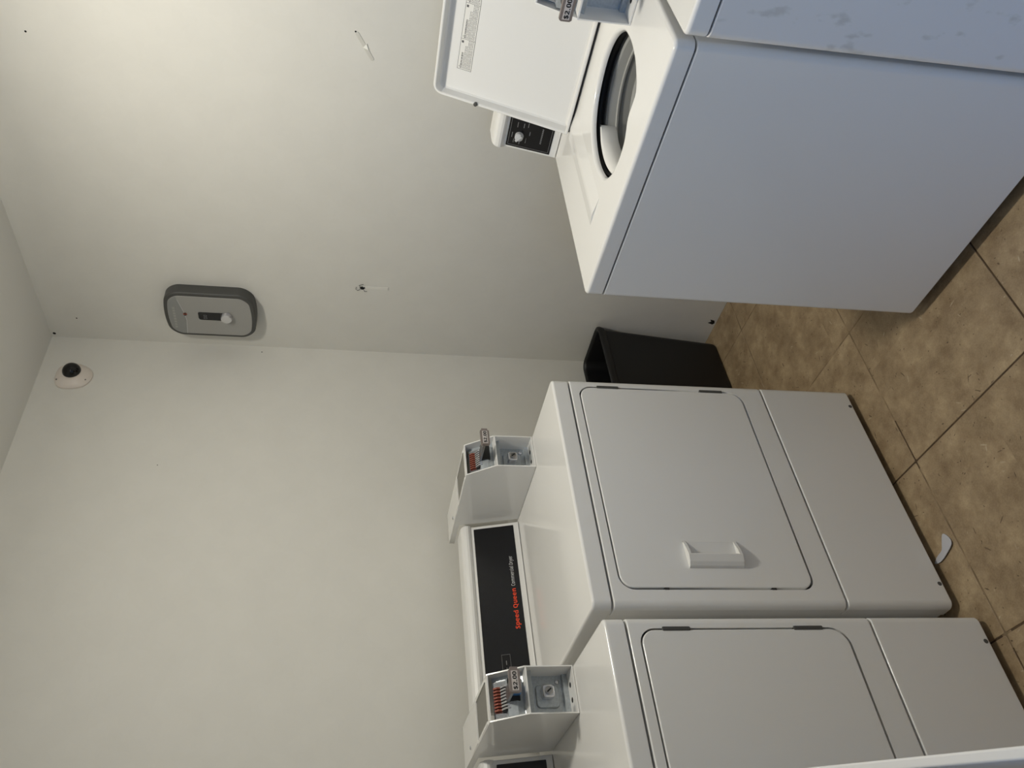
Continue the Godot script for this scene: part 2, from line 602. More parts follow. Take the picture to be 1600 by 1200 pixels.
# ------------------------------------------------------------------ the room
func make_room() -> void:
	var T := 0.12
	var st := new_st()
	box(st, Vector3(LEFT - T, -0.1, -T), Vector3(T, -0.0028, FRONT + T))
	var fl := obj("floor", st, M.grout, self)
	struct(fl, "brown stone-look tile floor with dirty grout lines", "floor")
	# paler, dust-filled joints between the machines
	st = new_st()
	box(st, Vector3(-0.97, -0.02, 0.0), Vector3(-0.0, -0.0011, 1.06))
	box(st, Vector3(-1.60, -0.02, 0.87), Vector3(-1.125, -0.0016, 0.90))
	obj("pale_grout", st, M.pale_grout, fl)
	# tiles: every one its own bevelled piece
	var step_x := 0.465
	var step_z := 0.473
	var meshes := []
	for k in 3:
		var s := new_st()
		var w := step_x - 0.0045
		var d := step_z - 0.0045
		var pl := rrect(-w / 2, w / 2, -d / 2, d / 2, [0.004, 0.004, 0.004, 0.004], 2)
		slab(s, pl, -0.006, 0.0, 0.0, 0.0014, frame(Vector3.RIGHT, Vector3.BACK, Vector3.UP, Vector3.ZERO), false, true, -1, 2)
		meshes.append(s.commit())
	var rng := RandomNumberGenerator.new()
	rng.seed = 12
	var x := -1.103 - step_x * 5
	var n := 0
	while x < 0.0:
		var z := 0.882 - step_z * 2
		while z < FRONT:
			var cx := x + step_x / 2
			var cz := z + step_z / 2
			var x0 := maxf(x, LEFT)
			var x1 := minf(x + step_x, 0.0)
			var z0 := maxf(z, 0.0)
			var z1 := minf(z + step_z, FRONT)
			var lift := rng.randf_range(-0.0008, 0.0)
			if x1 - x0 > 0.03 and z1 - z0 > 0.03:
				var full := x1 - x0 > step_x - 0.001 and z1 - z0 > step_z - 0.001
				var o: MeshInstance3D
				if full:
					o = obj("tile", meshes[n % 3], M["tile_%d" % ((n * 7 / 3) % 2)], fl)
					o.position = Vector3(cx, lift, cz)
				else:                                      # cut tile against a wall
					var s := new_st()
					var pl := rrect(x0 + 0.0022, x1 - 0.0022, z0 + 0.0022, z1 - 0.0022, [0.003, 0.003, 0.003, 0.003], 2)
					slab(s, pl, -0.006, lift, 0.0, 0.0014, frame(Vector3.RIGHT, Vector3.BACK, Vector3.UP, Vector3.ZERO), false, true, -1, 2)
					o = obj("tile", s, M["tile_%d" % (n % 2)], fl)
				n += 1
			z += step_z
		x += step_x
	st = new_st()
	box(st, Vector3(LEFT - T, CEIL, -T), Vector3(T, CEIL + T, FRONT + T))
	struct(obj("ceiling", st, M.ceiling_paint), "plain painted white ceiling", "ceiling")
	st = new_st()
	box(st, Vector3(LEFT - T, -0.1, -T), Vector3(T, CEIL, 0))
	var wb := obj("wall_back", st, M.wall_paint)
	struct(wb, "plain off-white painted wall behind the dryers", "wall")
	st = new_st()
	box(st, Vector3(0, -0.1, 0), Vector3(T, CEIL, FRONT + T))
	var wr := obj("wall_right", st, M.wall_paint)
	struct(wr, "off-white painted wall behind the washers with small holes and patches", "wall")
	st = new_st()
	box(st, Vector3(LEFT - T, -0.1, FRONT), Vector3(0, CEIL, FRONT + T))
	struct(obj("wall_front", st, M.wall_paint), "plain off-white painted wall opposite the dryers", "wall")
	# left wall with the wide open doorway that lets the daylight in
	var d0 := 1.95
	var d1 := 3.30
	var dh := 2.15
	st = new_st()
	box(st, Vector3(LEFT - T, -0.1, 0), Vector3(LEFT, CEIL, d0))
	box(st, Vector3(LEFT - T, -0.1, d1), Vector3(LEFT, CEIL, FRONT))
	box(st, Vector3(LEFT - T, dh, d0), Vector3(LEFT, CEIL, d1))
	struct(obj("wall_left", st, M.wall_paint), "off-white wall with a wide open doorway", "wall")
	st = new_st()
	for b in [[d0, d0 + 0.05], [d1 - 0.05, d1]]:
		box(st, Vector3(LEFT - T - 0.01, 0.0, b[0]), Vector3(LEFT + 0.012, dh, b[1]))
	box(st, Vector3(LEFT - T - 0.01, dh - 0.05, d0 + 0.05), Vector3(LEFT + 0.012, dh, d1 - 0.05))
	struct(obj("trim_1", st, M.panel_white), "white frame round the open doorway", "door frame")
	st = new_st()
	box(st, Vector3(LEFT + 0.014, 0.008, d0 - 0.042), Vector3(LEFT + 0.90, dh - 0.055, d0))
	var leaf := obj("door_1", st, M.panel_white)
	struct(leaf, "white door leaf standing open into the room", "door")
	for q in [-0.009, 0.051]:
		st = new_st()
		lathe(st, [Vector2(0.026, 0.0), Vector2(0.026, 0.006), Vector2(0.010, 0.010), Vector2(0.010, 0.030), Vector2(0.024, 0.038), Vector2(0.024, 0.052), Vector2(0.0, 0.056)], frame(Vector3.RIGHT, Vector3.UP if q < 0 else Vector3.DOWN, Vector3.BACK if q < 0 else Vector3.FORWARD, Vector3(LEFT + 0.83, 1.0, d0 if q < 0 else d0 - 0.042)), 20)
		obj("door_knob", st, M.chrome, leaf)
	st = new_st()
	box(st, Vector3(LEFT - T - 6.0, -0.14, -3.0), Vector3(LEFT - T, -0.02, 7.0))
	var wk := obj("walkway", st, M.concrete)
	struct(wk, "concrete walkway outside the doorway", "walkway")
	wall_marks(wr, wb)

func wall_marks(wr: Node, wb: Node) -> void:
	# on the right wall the plan is (z, y) and height is -x
	var wx := frame(Vector3(0, 0, 1), Vector3(0, 1, 0), Vector3(-1, 0, 0), Vector3.ZERO)
	var rng := RandomNumberGenerator.new()
	rng.seed = 4
	# ragged hole with torn paper and a smear of plaster below it
	var st := new_st()
	var pts: PackedVector2Array = []
	for k in 18:
		var a := TAU * k / 18
		var r := 0.0075 + rng.randf_range(-0.002, 0.0025)
		pts.append(Vector2(0.351 + cos(a) * r * 0.9, 1.440 + sin(a) * r * 1.25))
	prism(st, pts, 0.0, 0.0007, wx)
	obj("hole", st, M.hole_black, wr)
	st = new_st()
	var cs := [[Vector2(0.356, 1.446), Vector2(0.366, 1.452), Vector2(0.372, 1.443), Vector2(0.370, 1.436)],
		[Vector2(0.345, 1.447), Vector2(0.341, 1.457), Vector2(0.347, 1.464), Vector2(0.355, 1.462)],
		[Vector2(0.343, 1.434), Vector2(0.337, 1.430), Vector2(0.336, 1.422)]]
	for c in cs:
		var path := []
		for k in c.size():
			path.append(Vector3(-0.002 - 0.003 * sin(PI * k / (c.size() - 1.0)), c[k].y, c[k].x))
		tube(st, path, 0.0011, 6)
	obj("torn_paper", st, M.dark_grey_plastic, wr)
	st = new_st()
	var pl := rrect(0.348, 0.360, 1.343, 1.430, [0.005, 0.005, 0.005, 0.005], 4)
	slab(st, pl, 0.0, 0.0012, 0.0, 0.001, wx, false, true, -1, 2)
	obj("plaster_smear", st, M.plaster, wr)
	st = new_st()
	pl = rrect(0.347, 0.361, 1.341, 1.346, [0.002, 0.002, 0.002, 0.002], 2)
	slab(st, pl, 0.0, 0.0022, 0.0, 0.001, wx, false, true, -1, 2)
	obj("plaster_ridge", st, M.plaster_dull, wr)
	# the other smear, slanting, with a bright chip
	var d := Vector2(1.249 - 1.329, 1.444 - 1.495).normalized()
	var sl := frame(Vector3(0, d.y, d.x), Vector3(0, -d.x, d.y), Vector3(-1, 0, 0), Vector3(0, 1.495, 1.329))
	st = new_st()
	pl = rrect(0.0, 0.094, -0.0055, 0.0055, [0.005, 0.005, 0.005, 0.005], 4)
	slab(st, pl, 0.0, 0.0012, 0.0, 0.001, sl, false, true, -1, 2)
	obj("plaster_smear", st, M.plaster_dull, wr)
	st = new_st()
	prism(st, PackedVector2Array([Vector2(1.2865, 1.474), Vector2(1.2975, 1.465), Vector2(1.281, 1.459)]), 0.0, 0.003, wx)
	obj("paint_chip", st, M.bright_chip, wr)
	st = new_st()
	for c in [Vector3(1.330, 1.497, 0.0028), Vector3(1.232, 2.388, 0.0032), Vector3(0.02, 2.60, 0.006), Vector3(0.11, 2.50, 0.003)]:
		lathe(st, [Vector2(c.z, 0), Vector2(c.z * 0.6, 0.0006), Vector2(0, 0.0006)], wx * Transform3D(Basis.IDENTITY, Vector3(c.x, c.y, 0)), 10)
	obj("nail_hole", st, M.hole_black, wr)
	st = new_st()
	pts = PackedVector2Array([Vector2(0.262, 0.012), Vector2(0.27, 0.034), Vector2(0.277, 0.022), Vector2(0.289, 0.030), Vector2(0.284, 0.010), Vector2(0.27, 0.005)])
	prism(st, pts, 0.0, 0.001, wx)
	obj("hole", st, M.hole_black, wr)
	# a few small marks on the back wall
	var bx := frame(Vector3.RIGHT, Vector3.UP, Vector3.BACK, Vector3.ZERO)
	st = new_st()
	for c in [Vector3(-0.03, 1.822, 0.0028), Vector3(-0.58, 2.12, 0.002)]:
		lathe(st, [Vector2(c.z, 0), Vector2(c.z * 0.6, 0.0006), Vector2(0, 0.0006)], bx * Transform3D(Basis.IDENTITY, Vector3(c.x, c.y, 0)), 10)
	obj("nail_hole", st, M.dark_grey_plastic, wb)

# ------------------------------------------------------------------ coin meter, shared by all machines
# x0..x1 across, deck height y0; z measured from the machine's front
func coin_box(t: Node3D, x0: float, x1: float, y0: float, cons_x: float, price: bool, blue: bool) -> void:
	var Y := func(v): return y0 + v
	var prof := PackedVector2Array([        # (z, y) of the side plate
		Vector2(-0.268, y0 + 0.001), Vector2(-0.268, y0 + 0.118), Vector2(-0.320, y0 + 0.202), Vector2(-0.716, y0 + 0.205),
		Vector2(-0.716, y0 + 0.187), Vector2(-0.600, y0 + 0.187), Vector2(-0.556, y0 + 0.001)])
	var px := frame(Vector3(0, 0, 1), Vector3(0, 1, 0), Vector3(-1, 0, 0), Vector3.ZERO)
	var st := new_st()
	prism(st, prof, -x0 - 0.003, -x0, px)
	prism(st, prof, -x1, -x1 + 0.003, px)
	# top plate in two pieces round the sloping window, floor, shelf
	box(st, Vector3(x0 + 0.003, y0 + 0.2015, -0.716), Vector3(x1 - 0.003, y0 + 0.2045, -0.485))
	box(st, Vector3(x0 + 0.003, y0 + 0.1985, -0.345), Vector3(x1 - 0.003, y0 + 0.2015, -0.320))
	box(st, Vector3(x0 + 0.003, y0 + 0.2015, -0.485), Vector3(x0 + 0.010, y0 + 0.2035, -0.345))
	box(st, Vector3(x1 - 0.010, y0 + 0.2015, -0.485), Vector3(x1 - 0.003, y0 + 0.2035, -0.345))
	box(st, Vector3(x0 + 0.003, y0 + 0.001, -0.556), Vector3(x1 - 0.003, y0 + 0.004, -0.268))
	box(st, Vector3(x0 + 0.003, y0 + 0.1145, -0.40), Vector3(x1 - 0.003, y0 + 0.1180, -0.2685))
	box(st, Vector3(x0 + 0.003, y0 + 0.187, -0.716), Vector3(x1 - 0.003, y0 + 0.2015, -0.713))
	var part := obj("coin_box", st, M.white_enamel, t)
	st = new_st()
	box(st, Vector3(x0 + 0.010, y0 + 0.1985, -0.485), Vector3(x1 - 0.010, y0 + 0.2015, -0.345))
	obj("top_plate", st, M.window_grey, part)
	st = new_st()                                          # screw on the top
	lathe(st, [Vector2(0.0055, 0), Vector2(0.0050, 0.002), Vector2(0.003, 0.0035), Vector2(0, 0.004)], frame(Vector3.RIGHT, Vector3.FORWARD, Vector3.UP, Vector3((x0 + x1) * 0.5 - 0.03, y0 + 0.2045, -0.60)), 14)
	obj("screw", st, M.chrome, part)
	# lower bay: galvanised door with lock
	var zb := -0.330
	st = new_st()
	box(st, Vector3(x0 + 0.003, y0 + 0.004, zb - 0.003), Vector3(x1 - 0.003, y0 + 0.1145, zb))
	box(st, Vector3(x0 + 0.003, y0 + 0.004, zb), Vector3(x1 - 0.003, y0 + 0.016, zb + 0.012))
	obj("coin_door", st, M.galvanised, part)
	var cx := (x0 + x1) * 0.5 + 0.006
	var cy := y0 + 0.058
	var fx := frame(Vector3.RIGHT, Vector3.UP, Vector3.BACK, Vector3(cx, cy, zb))
	st = new_st()                                          # raised cup
	var outer := rrect(-0.030, 0.024, -0.030, 0.026, [0.010, 0.010, 0.010, 0.010], 4)
	slab(st, outer, 0.0, 0.006, 0.0, 0.003, fx, false, true, -1, 3)
	obj("lock_plate", st, M.galvanised, part)
	st = new_st()
	var sq := rrect(-0.013, 0.019, -0.016, 0.014, [0.008, 0.008, 0.008, 0.008], 4)
	slab(st, sq, 0.006, 0.026, 0.0, 0.004, fx, false, true, -1, 3)
	obj("lock_housing", st, M.chrome, part)
	st = new_st()
	lathe(st, [Vector2(0.0095, 0.026), Vector2(0.0095, 0.0295), Vector2(0.0075, 0.0305), Vector2(0, 0.0305)], fx * Transform3D(Basis.IDENTITY, Vector3(0.003, -0.001, 0)), 20)
	obj("lock_cylinder", st, M.steel, part)
	st = new_st()
	var ks := Transform3D(Basis(Vector3(0, 0, 1), 0.7), Vector3(0.003, -0.001, 0.0305))
	box(st, Vector3(-0.0016, -0.0065, 0), Vector3(0.0016, 0.0065, 0.0006), fx * ks)
	obj("keyhole", st, M.hole_black, part)
	for b in [Vector2(x1 - 0.018, y0 + 0.100), Vector2(x1 - 0.018, y0 + 0.028), Vector2(x0 + 0.018, y0 + 0.100)]:
		st = new_st()
		lathe(st, [Vector2(0.0062, 0), Vector2(0.0056, 0.003), Vector2(0.0030, 0.005), Vector2(0, 0.0055)], frame(Vector3.RIGHT, Vector3.UP, Vector3.BACK, Vector3(b.x, b.y, zb)), 12)
		obj("bolt", st, M.chrome, part)
	for q in [0.036, 0.071]:
		st = new_st()
		lathe(st, [Vector2(0.0065, 0), Vector2(0.0060, 0.0004), Vector2(0, 0.0004)], frame(Vector3.RIGHT, Vector3.FORWARD, Vector3.UP, Vector3(x1 - q, y0 + 0.004, -0.300)) , 14)
		obj("drain_hole", st, M.hole_black, part)
	# upper bay, set back behind the sloping mouth
	var es := Vector3(0, 0.084, -0.052).normalized()
	var en := Vector3.RIGHT.cross(es)
	var sx := frame(Vector3.RIGHT, es, en, Vector3(x0, y0 + 0.118, -0.268))
	var w := x1 - x0
	st = new_st()
	box(st, Vector3(0.003, -0.004, -0.030), Vector3(w - 0.003, 0.097, -0.027), sx)
	obj("coin_plate", st, M.galvanised, part)
	st = new_st()                                          # ribbed carrier of the coin slots
	box(st, Vector3(0.008, 0.048, -0.027), Vector3(w - 0.016, 0.094, -0.020), sx)
	for k in 5:
		box(st, Vector3(0.0095 + 0.0024 * k, 0.050, -0.020), Vector3(0.0107 + 0.0024 * k, 0.092, -0.017), sx)
		box(st, Vector3(w - 0.030 + 0.0024 * k, 0.050, -0.020), Vector3(w - 0.0288 + 0.0024 * k, 0.092, -0.017), sx)
	obj("slot_carrier", st, M.zinc, part)
	var s0 := 0.022
	var pitch := (w - 0.031 - s0) / 8.0
	var along := sx * frame(Vector3(0, 1, 0), Vector3(0, 0, 1), Vector3(1, 0, 0), Vector3.ZERO)
	for k in 8:
		var xa := s0 + pitch * k
		st = new_st()
		prism(st, PackedVector2Array([Vector2(0.071, -0.020), Vector2(0.071, -0.012), Vector2(0.078, -0.008), Vector2(0.089, -0.011), Vector2(0.089, -0.020)]), xa + pitch * 0.22, xa + pitch * 0.78, along)
		obj("coin_slot", st, M.copper, part)
		st = new_st()
		prism(st, PackedVector2Array([Vector2(0.071, -0.020), Vector2(0.071, -0.015), Vector2(0.089, -0.016), Vector2(0.089, -0.020)]), xa - pitch * 0.22, xa + pitch * 0.22, along)
		obj("slot_rib", st, M.dark_copper, part)
		st = new_st()
		prism(st, PackedVector2Array([Vector2(0.046, -0.020), Vector2(0.046, -0.006), Vector2(0.056, -0.002), Vector2(0.070, -0.009), Vector2(0.070, -0.020)]), xa + pitch * 0.18, xa + pitch * 0.70, along)
		obj("coin_guide", st, M.chrome, part)
		st = new_st()
		prism(st, PackedVector2Array([Vector2(0.046, -0.020), Vector2(0.046, -0.011), Vector2(0.056, -0.008), Vector2(0.070, -0.013), Vector2(0.070, -0.020)]), xa - pitch * 0.30, xa + pitch * 0.18, along)
		obj("slot_gap", st, M.black_rubber, part)
	# slide housing, slide and its price plate
	var ym := y0 + 0.160
	st = new_st()
	var hs := PackedVector2Array([Vector2(-0.300, y0 + 0.122), Vector2(-0.292, y0 + 0.138), Vector2(-0.300, y0 + 0.160), Vector2(-0.345, y0 + 0.160), Vector2(-0.345, y0 + 0.122)])
	prism(st, hs, -(x1 - 0.020), -(x0 + 0.006), px)
	obj("slide_housing", st, M.galvanised, part)
	st = new_st()
	box(st, Vector3(x1 - 0.072, y0 + 0.131, -0.298), Vector3(x1 - 0.022, y0 + 0.158, -0.289))
	obj("slide_mouth", st, M.black_rubber, part)
	if blue:
		st = new_st()
		box(st, Vector3(x1 - 0.062, y0 + 0.132, -0.290), Vector3(x1 - 0.034, y0 + 0.150, -0.276))
		obj("coin_gate", st, M.blue_steel, part)
	st = new_st()
	box(st, Vector3(x1 - 0.074, ym - 0.003, -0.330), Vector3(x1 - 0.042, ym + 0.003, -0.209))
	obj("coin_slide", st, M.steel, part)
	st = new_st()
	var xp0 := x1 - 0.085
	var xp1 := x1 - 0.028
	var tp := frame(Vector3.RIGHT, Vector3.UP, Vector3.BACK, Vector3(0, 0, -0.209))
	var tag_pl := PackedVector2Array([Vector2(xp0, ym - 0.009), Vector2(xp0 + 0.003, ym - 0.013), Vector2(xp1 - 0.007, ym - 0.013), Vector2(xp1 - 0.006, ym - 0.009), Vector2(xp1, ym - 0.008),
		Vector2(xp1, ym + 0.009), Vector2(xp1 - 0.006, ym + 0.010), Vector2(xp1 - 0.007, ym + 0.013), Vector2(xp0 + 0.003, ym + 0.013), Vector2(xp0, ym + 0.009)])
	prism(st, tag_pl, 0.0, 0.009, tp)
	obj("slide_handle", st, M.pewter, part)
	if price:
		st = new_st()
		box(st, Vector3(xp0 + 0.004, ym - 0.0075, 0.009), Vector3(xp1 - 0.009, ym + 0.0075, 0.0094), tp)
		obj("price_label", st, M.price_paper, part)
		text("price_print", "$2.00", M.black_print, part, xp1 - xp0 - 0.017, 0.011, frame(Vector3.RIGHT, Vector3.UP, Vector3.BACK, Vector3(xp0 + 0.006, ym - 0.0055, -0.209 + 0.0094)), 800)

# control console: a housing along the back of the deck with a black face
func console(t: Node3D, x0: float, x1: float, y0: float) -> MeshInstance3D:
	var prof := [Vector2(-0.560, 0.002), Vector2(-0.562, 0.006), Vector2(-0.600, 0.150), Vector2(-0.594, 0.154), Vector2(-0.590, 0.160), Vector2(-0.590, 0.167), Vector2(-0.594, 0.175), Vector2(-0.603, 0.181), Vector2(-0.615, 0.183), Vector2(-0.670, 0.183), Vector2(-0.690, 0.178), Vector2(-0.700, 0.002)]
	var c := Vector2(-0.635, 0.09)
	var px := frame(Vector3(0, 0, 1), Vector3(0, 1, 0), Vector3(-1, 0, 0), Vector3(0, y0, 0))
	var st := new_st()
	var ins := [[x0, 0.005], [x0 + 0.0015, 0.002], [x0 + 0.005, 0.0], [x1 - 0.005, 0.0], [x1 - 0.0015, 0.002], [x1, 0.005]]
	var poly := func(inset):
		var q: PackedVector2Array = []
		for v in prof:
			var d: Vector2 = c - v
			q.append(v + Vector2(signf(d.x) * minf(absf(d.x), inset), (signf(d.y) if v.y > 0.02 else 0.0) * minf(absf(d.y), inset)))
		return q
	for k in ins.size() - 1:
		var a: PackedVector2Array = poly.call(ins[k][1])
		var b: PackedVector2Array = poly.call(ins[k + 1][1])
		for i in prof.size() - 1:
			var e: Vector2 = prof[i + 1] - prof[i]
			var n := px.basis * Vector3(-e.y, e.x, 0).normalized()
			var mid: Vector2 = (prof[i] + prof[i + 1]) * 0.5
			if n.dot(px.basis * Vector3(mid.x - c.x, mid.y - c.y, 0)) < 0:
				n = -n
			quad(st, px * Vector3(a[i].x, a[i].y, -ins[k][0]), px * Vector3(a[i + 1].x, a[i + 1].y, -ins[k][0]), px * Vector3(b[i + 1].x, b[i + 1].y, -ins[k + 1][0]), px * Vector3(b[i].x, b[i].y, -ins[k + 1][0]), n)
	flat(st, poly.call(0.005), -x0, px, 1.0)
	flat(st, poly.call(0.005), -x1, px, -1.0)
	return obj("console", st, M.white_plastic, t)

# frame lying on the console's sloping face: x along the width, y up the face, z out; origin at its foot, x = 0
func face_frame(y0: float) -> Transform3D:
	var es := Vector3(0, 0.144, -0.038).normalized()
	var en := Vector3.RIGHT.cross(es)
	return frame(Vector3.RIGHT, es, en, Vector3(0, y0 + 0.006, -0.562))

# front panel that wraps round both front corners; hole left out by skip
func wrap_plan(w: float, depth: float, r: float) -> Dictionary:
	# plan (x, z): the long front edge z = 0 is the segment after corner index 2
	return rrect(0.0, w, -depth, 0.0, [0.002, 0.002, r, r], 6)

# ------------------------------------------------------------------ dryer
func make_dryer(label: String, at: Vector3, turn: float, price: bool, blue: bool) -> Node3D:
	var W := 0.683
	var Y0 := 0.918
	var t := thing("dryer", label, "dryer", at, turn)
	var up := frame(Vector3.RIGHT, Vector3.BACK, Vector3.UP, Vector3.ZERO)       # plan (x, z), height y
	var fr := frame(Vector3.RIGHT, Vector3.UP, Vector3.BACK, Vector3.ZERO)       # plan (x, y), height z
	var st := new_st()
	slab(st, rrect(0.003, W - 0.003, -0.700, -0.022, [0.006, 0.006, 0.006, 0.006], 3), 0.026, 0.872, 0.0, 0.0, up)
	obj("cabinet", st, M.white_enamel, t)
	# top
	st = new_st()
	slab(st, rrect(0.0, W, -0.705, 0.0, [0.009, 0.009, 0.020, 0.020], 6), 0.8725, Y0, 0.002, 0.007, up)
	obj("top_panel", st, M.white_enamel, t)
	# upper front panel with the door opening
	var pl := wrap_plan(W, 0.045, 0.018)
	var y0 := 0.2985
	var y1 := 0.8675
	var bev := 0.0035
	st = new_st()
	slab(st, pl, y0, y1, bev, bev, up, true, true, 20)
	var hole: PackedVector2Array = rrect(0.043, 0.656, 0.362, 0.8455, [0.032, 0.042, 0.036, 0.036], 7).p
	var outer := PackedVector2Array([Vector2(0.018, y0 + bev), Vector2(W - 0.018, y0 + bev), Vector2(W - 0.018, y1 - bev), Vector2(0.018, y1 - bev)])
	var rim := plate_hole(st, outer, hole, Vector2(0.35, 0.60), 0.0, fr)
	for i in rim.size():                                   # walls of the opening
		var a := rim[i]
		var b := rim[(i + 1) % rim.size()]
		if a.distance_to(b) > 1e-6:
			var m := (a + b) * 0.5 - Vector2(0.35, 0.60)
			quad(st, Vector3(a.x, a.y, 0), Vector3(b.x, b.y, 0), Vector3(b.x, b.y, -0.014), Vector3(a.x, a.y, -0.014), Vector3(-m.x, -m.y, 0).normalized())
	obj("front_panel", st, M.white_enamel, t)
	st = new_st()
	box(st, Vector3(0.030, 0.350, -0.0215), Vector3(W - 0.020, 0.855, -0.012))
	obj("door_seal", st, M.gap_dark, t)
	# door
	st = new_st()
	slab(st, rrect(0.0475, 0.6525, 0.3665, 0.8410, [0.028, 0.038, 0.032, 0.032], 7), -0.012, 0.0012, 0.0, 0.003, fr)
	var door := obj("door", st, M.white_enamel, t)
	for h in [[0.419, 0.488], [0.728, 0.791]]:
		st = new_st()
		slab(st, rrect(0.6500, 0.6590, h[0], h[1], [0.002, 0.002, 0.002, 0.002], 2), -0.010, 0.0030, 0.0, 0.0015, fr, false)
		obj("hinge", st, M.grey_rubber, door)
	for h in [0.4695, 0.7345]:
		st = new_st()
		slab(st, rrect(0.0425, 0.0480, h - 0.006, h + 0.006, [0.001, 0.001, 0.001, 0.001], 2), -0.010, 0.0005, 0.0, 0.0005, fr, false)
		obj("catch", st, M.gap_dark, door)
	# pull: a proud hood with a pocket behind its lip (plan x, depth z), from y = .530 to .664
	var hx := func(x, y, z): return Vector3(x, y, z)
	st = new_st()
	var ya := 0.5300
	var yb := 0.6660
	var xl := 0.0965
	var xm := 0.1280
	var xr := 0.1680
	var lip := PackedVector2Array([Vector2(xl, 0.0008), Vector2(xl + 0.004, 0.0080), Vector2(xl + 0.012, 0.0140), Vector2(xm - 0.003, 0.0185), Vector2(xm, 0.0170), Vector2(xm, 0.0008)])
	var ly := frame(Vector3(1, 0, 0), Vector3(0, 0, 1), Vector3(0, -1, 0), Vector3.ZERO)    # plan (x, z), height -y
	prism(st, lip, -yb, -ya, ly)
	# end walls that fall away toward the hinge side
	var cheek := PackedVector2Array([Vector2(xm, 0.0008), Vector2(xm, 0.0170), Vector2(xm + 0.012, 0.0150), Vector2(xr, 0.0040), Vector2(xr, 0.0008)])
	prism(st, cheek, -yb, -yb + 0.007, ly)
	prism(st, cheek, -ya - 0.007, -ya, ly)
	prism(st, PackedVector2Array([Vector2(xr - 0.003, 0.0008), Vector2(xr - 0.003, 0.0042), Vector2(xr, 0.0038), Vector2(xr, 0.0008)]), -yb, -ya, ly)
	obj("pull_handle", st, M.white_plastic, door)
	st = new_st()                                          # pocket floor sinks under the lip
	quad(st, Vector3(xr - 0.003, ya + 0.007, 0.0040), Vector3(xr - 0.003, yb - 0.007, 0.0040), Vector3(xm + 0.001, yb - 0.007, 0.0014), Vector3(xm + 0.001, ya + 0.007, 0.0014), Vector3(-0.05, 0, 1).normalized())
	obj("pull_pocket", st, M.white_plastic, door)
	# lower access panel
	st = new_st()
	slab(st, wrap_plan(W, 0.045, 0.018), 0.021, 0.2940, 0.004, 0.0035, up)
	var low := obj("access_panel", st, M.white_enamel, t)
	for x in [0.060, W - 0.062]:
		st = new_st()
		lathe(st, [Vector2(0.0055, 0.0), Vector2(0.005, 0.0008), Vector2(0.0, 0.0008)], fr * Transform3D(Basis.IDENTITY, Vector3(x, 0.031, 0)), 12)
		obj("screw", st, M.dark_grey_plastic, low)
	for x in [0.06, W - 0.06]:
		for z in [-0.08, -0.64]:
			st = new_st()
			lathe(st, [Vector2(0, 0), Vector2(0.020, 0), Vector2(0.020, 0.012), Vector2(0.008, 0.014), Vector2(0.008, 0.03)], up * Transform3D(Basis.IDENTITY, Vector3(x, z, 0)), 14)
			obj("foot", st, M.black_rubber, t)
	# console with its black face and lettering
	var con := console(t, 0.004, W - 0.118, Y0)
	var ff := face_frame(Y0)
	st = new_st()
	slab(st, rrect(0.016, W - 0.130, 0.012, 0.140, [0.002, 0.002, 0.002, 0.002], 2), 0.0, 0.0012, 0.0, 0.0006, ff, false)
	obj("face_plate", st, M.black_panel, con)
	var lift := Transform3D(Basis.IDENTITY, Vector3(0, 0, 0.0013))
	text("brand_print", "Speed Queen", M.orange_print, con, 0.127, 0.0185, ff * lift * Transform3D(Basis.IDENTITY, Vector3(0.2080, 0.0225, 0)), 800)
	text("model_print", "Commercial Dryer", M.white_print, con, 0.100, 0.0155, ff * lift * Transform3D(Basis.IDENTITY, Vector3(0.3440, 0.0240, 0)), 400)
	st = new_st()                                          # small outlined field at the left of the face
	var fl := ff * lift
	for b in [[0.052, 0.136, 0.0650, 0.0658], [0.052, 0.136, 0.0892, 0.0900], [0.1352, 0.136, 0.0650, 0.0900], [0.052, 0.0528, 0.0650, 0.0900]]:
		box(st, Vector3(b[0], b[2], 0), Vector3(b[1], b[3], 0.0003), fl)
	for b in [[0.070, 0.078], [0.086, 0.098], [0.106, 0.118]]:
		box(st, Vector3(b[0], 0.0765, 0), Vector3(b[1], 0.0785, 0.0003), fl)
	obj("field_print", st, M.grey_print, con)
	coin_box(t, W - 0.112, W - 0.001, Y0, W - 0.118, price, blue)
	return t

# ------------------------------------------------------------------ washer
const HOLE := [[0.525, -0.195], [0.512, -0.155], [0.482, -0.112], [0.425, -0.108], [0.383, -0.084], [0.330, -0.080], [0.285, -0.095], [0.244, -0.135], [0.227, -0.205], [0.234, -0.275], [0.262, -0.335], [0.322, -0.378], [0.410, -0.392], [0.478, -0.366], [0.520, -0.310], [0.530, -0.250]]

